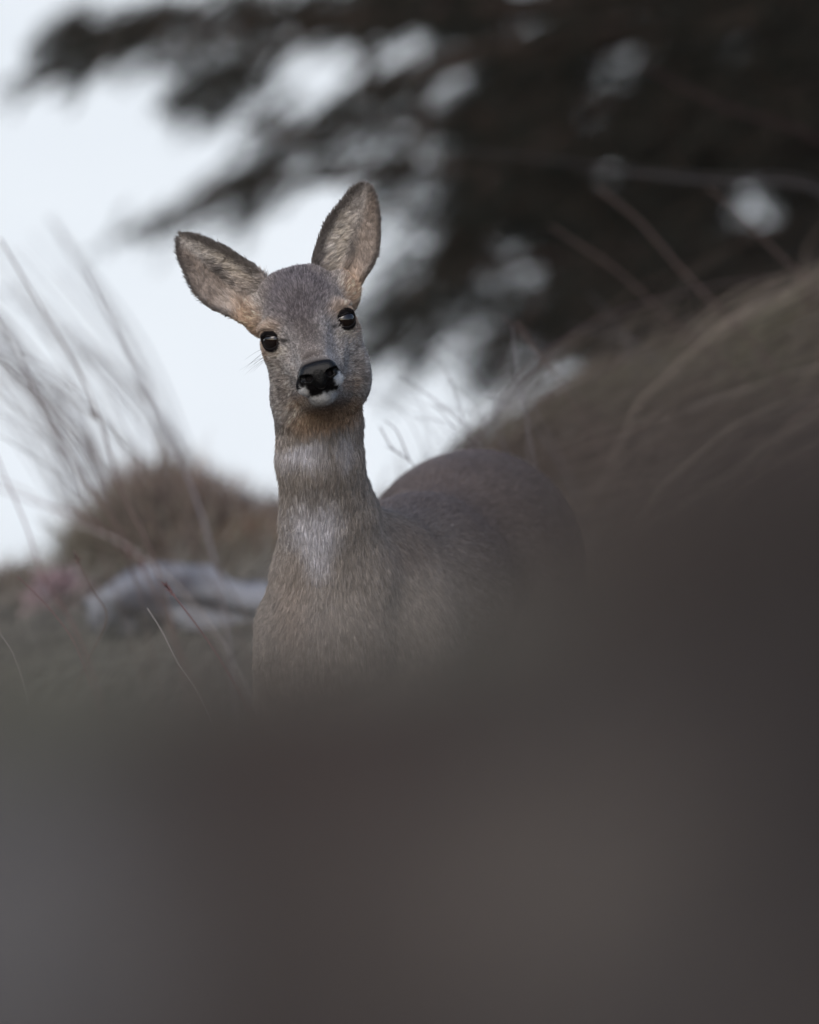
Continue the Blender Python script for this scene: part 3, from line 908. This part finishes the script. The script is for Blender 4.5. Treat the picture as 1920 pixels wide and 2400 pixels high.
for k in range(16):
    bx = rng.uniform(230, 470); by = rng.uniform(1240, 1330)
    ln = rng.uniform(350, 700); an = R(rng.uniform(108, 135))
    stem([(bx, by), (bx + ln * .5 * math.cos(an - .06), by - ln * .5 * math.sin(an - .06)), (bx + ln * math.cos(an + .1), by - ln * math.sin(an + .1))], rng.uniform(1.4, 2.3), rng.uniform(1.4, 2.6), S_BROWN * rng.uniform(.6, .9), 'thin brown dry stem crossing in front of the heather mound and the pale fan', 'thin brown stems in front of the heather mound')
# near the focal plane, bottom left
stem([(68, 1660), (55, 1600), (30, 1530), (0, 1485), (-20, 1465)], -.35, 2.6, S_PALE * .65, 'short sharp pale blade curving left at the left picture edge')
stem([(450, 1600), (415, 1550), (380, 1480), (345, 1425)], -.25, 2.8, S_PALE * .75, 'short straight pale stem standing left of the deer chest')
stem([(560, 1620), (510, 1535), (450, 1450), (395, 1380)], -.3, 3.6, S_RED * .95, 'reddish brown stem tipped with a small bud cluster beside the deer', head='tip')
stem([(200, 1560), (250, 1450), (215, 1380), (180, 1310)], .5, 3.2, S_BROWN * .8, 'dark thin stem with a dark bud, left of the weathered log', head='tip')
stem([(210, 1600), (170, 1500), (110, 1420), (40, 1350)], .4, 2.6, S_RED, 'fine red-brown stem in front of the pink leaved plant')
# right of the deer
stem([(985, 1110), (960, 1080), (920, 1050), (890, 1000)], .9, 3.4, S_GREYB * .7, 'forked grey twig standing behind the deer neck', side=[[(960, 1080), (930, 1010), (900, 985)], [(940, 1065), (905, 1045)]])
stem([(1150, 1090), (1120, 1040), (1080, 990), (1010, 930), (930, 880)], 1.1, 3, S_GREYB * .8, 'thin stem arching left over the deer back')
stem([(1115, 1080), (1090, 1000), (1050, 880), (990, 800)], 1.3, 2.8, S_GREYB * .8, 'upright thin stem crossing the bright gap above the rump')
stem([(1250, 1060), (1230, 960), (1210, 860), (1200, 760)], 1.2, 2.8, S_GREYB * .7, 'near vertical thin stem in the bright gap above the rump')
stem([(1400, 1040), (1340, 940), (1270, 840), (1210, 750)], 1.3, 4, S_BROWN * .7, 'dark stem leaning left where the slope meets the bright gap')
stem([(1440, 1040), (1360, 930), (1290, 860), (1180, 740)], 1.1, 2.5, S_BROWN * .6, 'slender dark stem just right of the leaning dark stem')
stem([(1760, 800), (1700, 740), (1600, 635), (1500, 520), (1400, 440)], 2.5, 7, S_BROWN * .6, 'long thick brown stem bowing left across the dark spruce')
stem([(1690, 850), (1640, 810), (1560, 740), (1440, 630), (1290, 530)], 2.6, 6, S_BROWN * .55, 'long brown stem parallel to and below the thick bowing one')
stem([(1300, 815), (1420, 745), (1560, 700), (1700, 665), (1820, 650)], 2.4, 5, S_BROWN * .55, 'stem lying across the two long bowing stems', y2=2.8)
stem([(2050, 560), (1900, 425), (1700, 415), (1500, 400), (1300, 375), (1080, 352)], 3.4, 2.2, S_GREYB * .4, 'long pale stem running level across the dark spruce, upper of two')
stem([(2050, 580), (1900, 440), (1700, 428), (1560, 415), (1400, 395)], 3.1, 3, S_GREYB * .5, 'level pale stem just under the upper one')
stem([(2000, 760), (1830, 600), (1740, 510), (1660, 440)], 2.4, 5, S_BROWN * .6, 'short brown stem pointing at the round bright gap')
stem([(2100, 520), (1920, 330), (1700, 250), (1500, 150)], 3.6, 6, S_RED * .22, 'dim reddish stem highest across the dark spruce')
for k in range(22):
    bx = rng.uniform(1000, 1330) if k < 14 else rng.uniform(1350, 1700); by = 1080 - (bx - 1020) * .27
    ln = rng.uniform(120, 330); an = R(rng.uniform(100, 150))
    stem([(bx, by + 20), (bx + ln * .5 * math.cos(an - .1), by - ln * .5 * math.sin(an - .1)), (bx + ln * math.cos(an + .15), by - ln * math.sin(an + .15))], rng.uniform(1.0, 1.7) if k < 14 else rng.uniform(2.7, 3.1), rng.uniform(1.3, 2.4), S_GREYB * rng.uniform(.4, .8), 'thin dull stem sticking up from the edge of the slope behind the deer', 'thin stems along the slope edge behind the deer')

# ------------------------------------------------------------------ weathered log, heather mounds, pink plant
def log():
    e = bpy.data.objects.new('weathered_log', None); COL.objects.link(e); e.location = P(450, 1440, 2.5)
    inv = np.array(e.location)
    m = material('bleached_wood', rough=.85, attr='Col', spec=.2, noise=(16, 8, [(.4, (.35, .35, .38)), (.55, (1.15, 1.15, 1.15))]), bump=(50, .5, .006))
    c = srgb(130, 133, 141)
    for nm, pts, r0, r1 in (('trunk', [(210, 1440), (330, 1385), (450, 1370), (560, 1392), (690, 1425)], .030, .021), ('limb', [(360, 1400), (430, 1440), (520, 1462), (640, 1470)], .020, .016), ('limb', [(330, 1400), (290, 1440), (300, 1480)], .018, .010)):
        V, F, C = tube([P(a, b + 6, 2.5) for a, b in pts], r0, r1, c, seg=14, sub=8)
        V = V + fbm(V * np.array([14, 40, 40]), 17, 4)[:, None] * .016 * np.array([.4, 1, 1]) - inv
        me = mesh_np(nm, V, F); set_col(me, C); link(nm, me, e, m)
    tag(e, 'pale grey weathered log with a forked limb lying beside the deer chest', 'log')
log()

def shrub(name, px, py, y, rx, rz, n, cols, label, cat, Lr=(.03, .07), wd=.003, up=1.0):
    e = bpy.data.objects.new(name, None); COL.objects.link(e)
    c = P(px, py, y); base = np.array([c[0], y, float(ground_z(np.array([c[0]]), np.array([float(y)]))[0])]); e.location = base
    k = S * (DIST + y) / DIST
    top = c[2] + rz * k * 0; rxm, rzm = rx * k, rz * k
    # twigs
    parts = []
    for i in range(26):
        a = rng.uniform(0, 2 * math.pi); q = rng.uniform(.2, .9)
        tip = c + np.array([math.cos(a) * rxm * q, math.sin(a) * rxm * q, rzm * rng.uniform(.0, .7)])
        mid = (base + tip) / 2 + rng.normal(0, .02, 3)
        parts.append(tube([base - base + rng.normal(0, .01, 3), mid - base, tip - base], .0035, .0012, srgb(70, 55, 50), seg=5))
    strip_obj('stems', parts, m_stem, e)['kind'] = 'stuff'
    d = nrm(rng.normal(0, 1, (n, 3))); rr = rng.random(n) ** .7
    p = c + d * rr[:, None] * np.array([rxm, rxm * .9, rzm])
    p = p + (fbm(p * 11, 23, 3) * .75 * rzm)[:, None] * d
    p[:, 2] += (rzm * .35 * (.5 - np.abs(p[:, 0] - c[0]) / rxm))
    low = float(base[2]) - .01
    ok = p[:, 2] > low; p = p[ok]; d = d[ok]; n = len(p)
    D = nrm(d * .35 + np.array([.1, 0, up * .6]) + rng.normal(0, .6, (n, 3)))
    ci = np.clip(((fbm(p * 9, 29, 2) * .9 + .5 + rng.normal(0, .2, n)) * len(cols)).astype(int), 0, len(cols) - 1)
    C = np.array(cols)[ci] * rng.uniform(.6, 1.4, (n, 1))
    strip_obj('foliage', [strips(p - base, D, rng.uniform(*Lr, n), np.full(n, wd), C * .8, C * 1.1, nseg=2)], m_grass, e)['kind'] = 'stuff'
    return tag(e, label, cat)
H1 = [srgb(122, 106, 100), srgb(106, 98, 94), srgb(132, 122, 112), srgb(112, 108, 98)]
shrub('heather_mound', 400, 1310, 3.1, 240, 125, 11000, H1, 'red-brown heather mound left of the deer, under the fan of tall stems', 'heather', Lr=(.04, .09))
shrub('heather_mound', 640, 1330, 4.2, 120, 120, 5000, [srgb(82, 72, 72), srgb(92, 84, 80)], 'darker low heather mound half hidden behind the deer neck', 'heather')
shrub('heather_mound', 590, 1330, 3.0, 90, 45, 2500, [srgb(120, 110, 92), srgb(112, 84, 74), srgb(134, 128, 110)], 'small tuft of greenish brown heather above the weathered log', 'heather')
shrub('heather_mound', 60, 1440, 3.0, 150, 70, 2500, [srgb(118, 108, 100), srgb(140, 134, 128)], 'thin light brown tuft at the left picture edge', 'heather')
shrub('leafy_plant', 150, 1400, 2.8, 75, 55, 900, [srgb(150, 128, 136), srgb(150, 138, 146)], 'small plant with dull pink leaves left of the weathered log', 'plant', Lr=(.012, .022), wd=.010, up=.3)
shrub('leafy_plant', 1880, 830, 2.8, 50, 60, 900, [srgb(84, 100, 66), srgb(96, 108, 78)], 'small green leafy plant on the hillside at the right picture edge', 'plant', Lr=(.015, .03), wd=.011, up=.5)

# ------------------------------------------------------------------ spruces
LIMBS = [ # polyline px, half thickness px, density
  ([(1000, -40), (850, 15), (600, 30), (420, 52), (260, 80), (140, 84)], 48, 1.0),
  ([(420, 60), (300, 120), (160, 172), (70, 190)], 26, .55),
  ([(1000, 30), (800, 60), (620, 130), (550, 190), (460, 235)], 55, 1.0),
  ([(900, 60), (640, 60), (450, 110), (300, 90)], 50, .6),
  ([(1200, 100), (900, 210), (800, 270), (700, 330), (640, 410), (560, 455)], 62, .85),
  ([(620, 430), (520, 470), (400, 520), (280, 545)], 24, .5),
  ([(760, 300), (660, 300), (560, 270)], 40, .35),
  ([(950, 60), (870, 150), (830, 250), (700, 380)], 60, .35),
  ([(1300, 330), (1100, 480), (1030, 600), (960, 720), (880, 790)], 85, .8),
  ([(1100, 150), (1000, 300), (940, 420), (960, 520)], 80, .6),
  ([(1500, 600), (1300, 700), (1180, 790), (1060, 800)], 60, .8),
  ([(1060, 640), (1000, 760), (950, 860)], 55, .35),
  ([(1350, 780), (1250, 860), (1150, 840)], 45, .5),
]
DARKS = [((1480, 250), (420, 380), 1.0), ((1750, 100), (420, 420), 1.0), ((1330, 560), (270, 330), 1.0), ((1180, 400), (150, 230), .8), ((1700, 620), (420, 330), 1.0), ((1100, 20), (220, 90), 1.0), ((1280, 820), (190, 120), .8)]
HOLES = [((985, 120), (46, 42), .2), ((1080, 150), (60, 42), .22), ((1235, 10), (52, 55), 0), ((1490, 60), (60, 76), .3), ((1440, 180), (54, 60), .4), ((1385, 255), (46, 42), .4), ((1420, 390), (46, 40), .35),
  ((1775, 490), (48, 46), .0), ((1230, 660), (70, 60), .25), ((1200, 590), (60, 50), .4), ((760, 110), (55, 75), .25), ((720, 190), (70, 60), .25), ((1040, 380), (50, 60), .35), ((960, 560), (40, 60), .2), ((1290, 940), (90, 120), .1), ((1130, 800), (60, 60), .3), ((1810, 330), (70, 50), .6), ((1700, 80), (50, 60), .7), ((640, 40), (30, 20), .5)]
def seg_d(px, py, a, b):
    ax_, ay_ = a; bx, by = b; ex, ey = bx - ax_, by - ay_
    t = np.clip(((px - ax_) * ex + (py - ay_) * ey) / (ex * ex + ey * ey), 0, 1)
    return np.hypot(px - ax_ - ex * t, py - ay_ - ey * t)
def crown_density(px, py, back=False):
    d = np.zeros(len(px))
    if not back:
        for pts, r, den in LIMBS:
            dd = np.min([seg_d(px, py, a, b) for a, b in zip(pts[:-1], pts[1:])], 0)
            d = np.maximum(d, den * sstep(r * 1.45, r * .5, dd))
        d = np.maximum(d, .26 * sstep(1.2, .6, np.hypot((px - 820) / 330, (py - 180) / 230)))
        d = np.maximum(d, .30 * sstep(1.2, .6, np.hypot((px - 980) / 150, (py - 480) / 240)))
    for c, r, den in DARKS:
        d = np.maximum(d, den * sstep(1.15, .8, np.hypot((px - c[0]) / r[0], (py - c[1]) / r[1])))
    out = sstep(2000, 2150, px) + sstep(-60, -300, py) * sstep(700, 1200, px + .6 * (-py))
    d = np.maximum(d, np.clip(out, 0, 1) * .6)
    for c, r, v in HOLES:
        h = sstep(1.65, 1.0, np.hypot((px - c[0]) / r[0], (py - c[1]) / r[1]))
        d = d * (1 - h * (1 - v))
    return d

def spruce(label, yc, yr, ntw, trunk_px, nlimb_from, needle_col, needles=26, back=False, tw_len=(.06, .13)):
    e = bpy.data.objects.new('spruce_tree', None); COL.objects.link(e)
    tx = xpx(trunk_px, yc); base = np.array([tx, yc, float(ground_z(np.array([tx]), np.array([float(yc)]))[0]) - .1]); e.location = base
    V, F, C = tube([base - base, np.array([.02, 0, 1.2]), np.array([-.03, 0, 3.0]), np.array([0, 0, 5.2])], .11, .02, srgb(62, 54, 50), seg=12)
    me = mesh_np('trunk', V, F); set_col(me, C); link('trunk', me, e, m_stem)
    limbs = LIMBS if nlimb_from else [(([(trunk_px, a), (trunk_px - b, a + c)]), 40, 1) for a, b, c in ((-300, 600, 250), (-50, 500, 220), (150, 420, 240), (320, 450, 200), (-500, 500, 300))]
    for pts, r, den in limbs:
        hub = (trunk_px, pts[0][1] - 120)
        pl = ([hub] if nlimb_from else []) + list(pts)
        V, F, C = tube([P(a, b, yc + (0 if i == 0 else -.15)) - base for i, (a, b) in enumerate(pl)], .016, .003, srgb(70, 60, 54), seg=6)
        me = mesh_np('branch', V, F); set_col(me, C); link('branch', me, e, m_stem)
    # twigs with needles where the crown is dense
    N = ntw * 6
    px = rng.uniform(-50, 2700, N); py = rng.uniform(-900, 1050, N)
    keep = rng.random(N) < crown_density(px, py, back)
    px, py = px[keep][:ntw], py[keep][:ntw]; n = len(px)
    y = yc + rng.uniform(-yr, yr, n)
    k = S * (DIST + yc) / DIST
    k = S * (DIST + y) / DIST
    p = np.stack([(px - 960) * k, y, ZC - (py - 1200) * k], -1)
    tdir = nrm(np.array([-.75, -.1, -.55]) + rng.normal(0, .24, (n, 3)))
    L = rng.uniform(*tw_len, n)
    p = p - tdir * (L * .5)[:, None]
    bc = np.tile(srgb(66, 56, 50), (n, 1))
    parts = [strips(p - base, tdir, L, np.full(n, .004), bc, bc, nseg=1)]
    m = n * needles
    i = np.repeat(np.arange(n), needles); t = rng.random(m)
    q = p[i] + tdir[i] * (L[i] * t)[:, None]
    D = nrm(tdir[i] * .9 + nrm(rng.normal(0, 1, (m, 3))) * .7)
    nc = np.asarray(needle_col) * rng.uniform(.5, 1.5, (m, 1)) * (1 + .5 * fbm(q * 3, 77, 2))[:, None]
    parts.append(strips(q - base, D, rng.uniform(.016, .028, m), np.full(m, .0028), nc, nc, nseg=1))
    strip_obj('needles', parts, m_needle, e)['kind'] = 'stuff'
    return tag(e, label, 'tree')
spruce('dark spruce at the upper right whose drooping branches reach over the deer', 7.0, 1.3, 8000, 2150, True, srgb(38, 40, 37))
spruce('denser spruce standing behind the overhanging one at the upper right', 9.5, 1.2, 12000, 1990, False, srgb(24, 26, 23), needles=30, back=True, tw_len=(.06, .11))
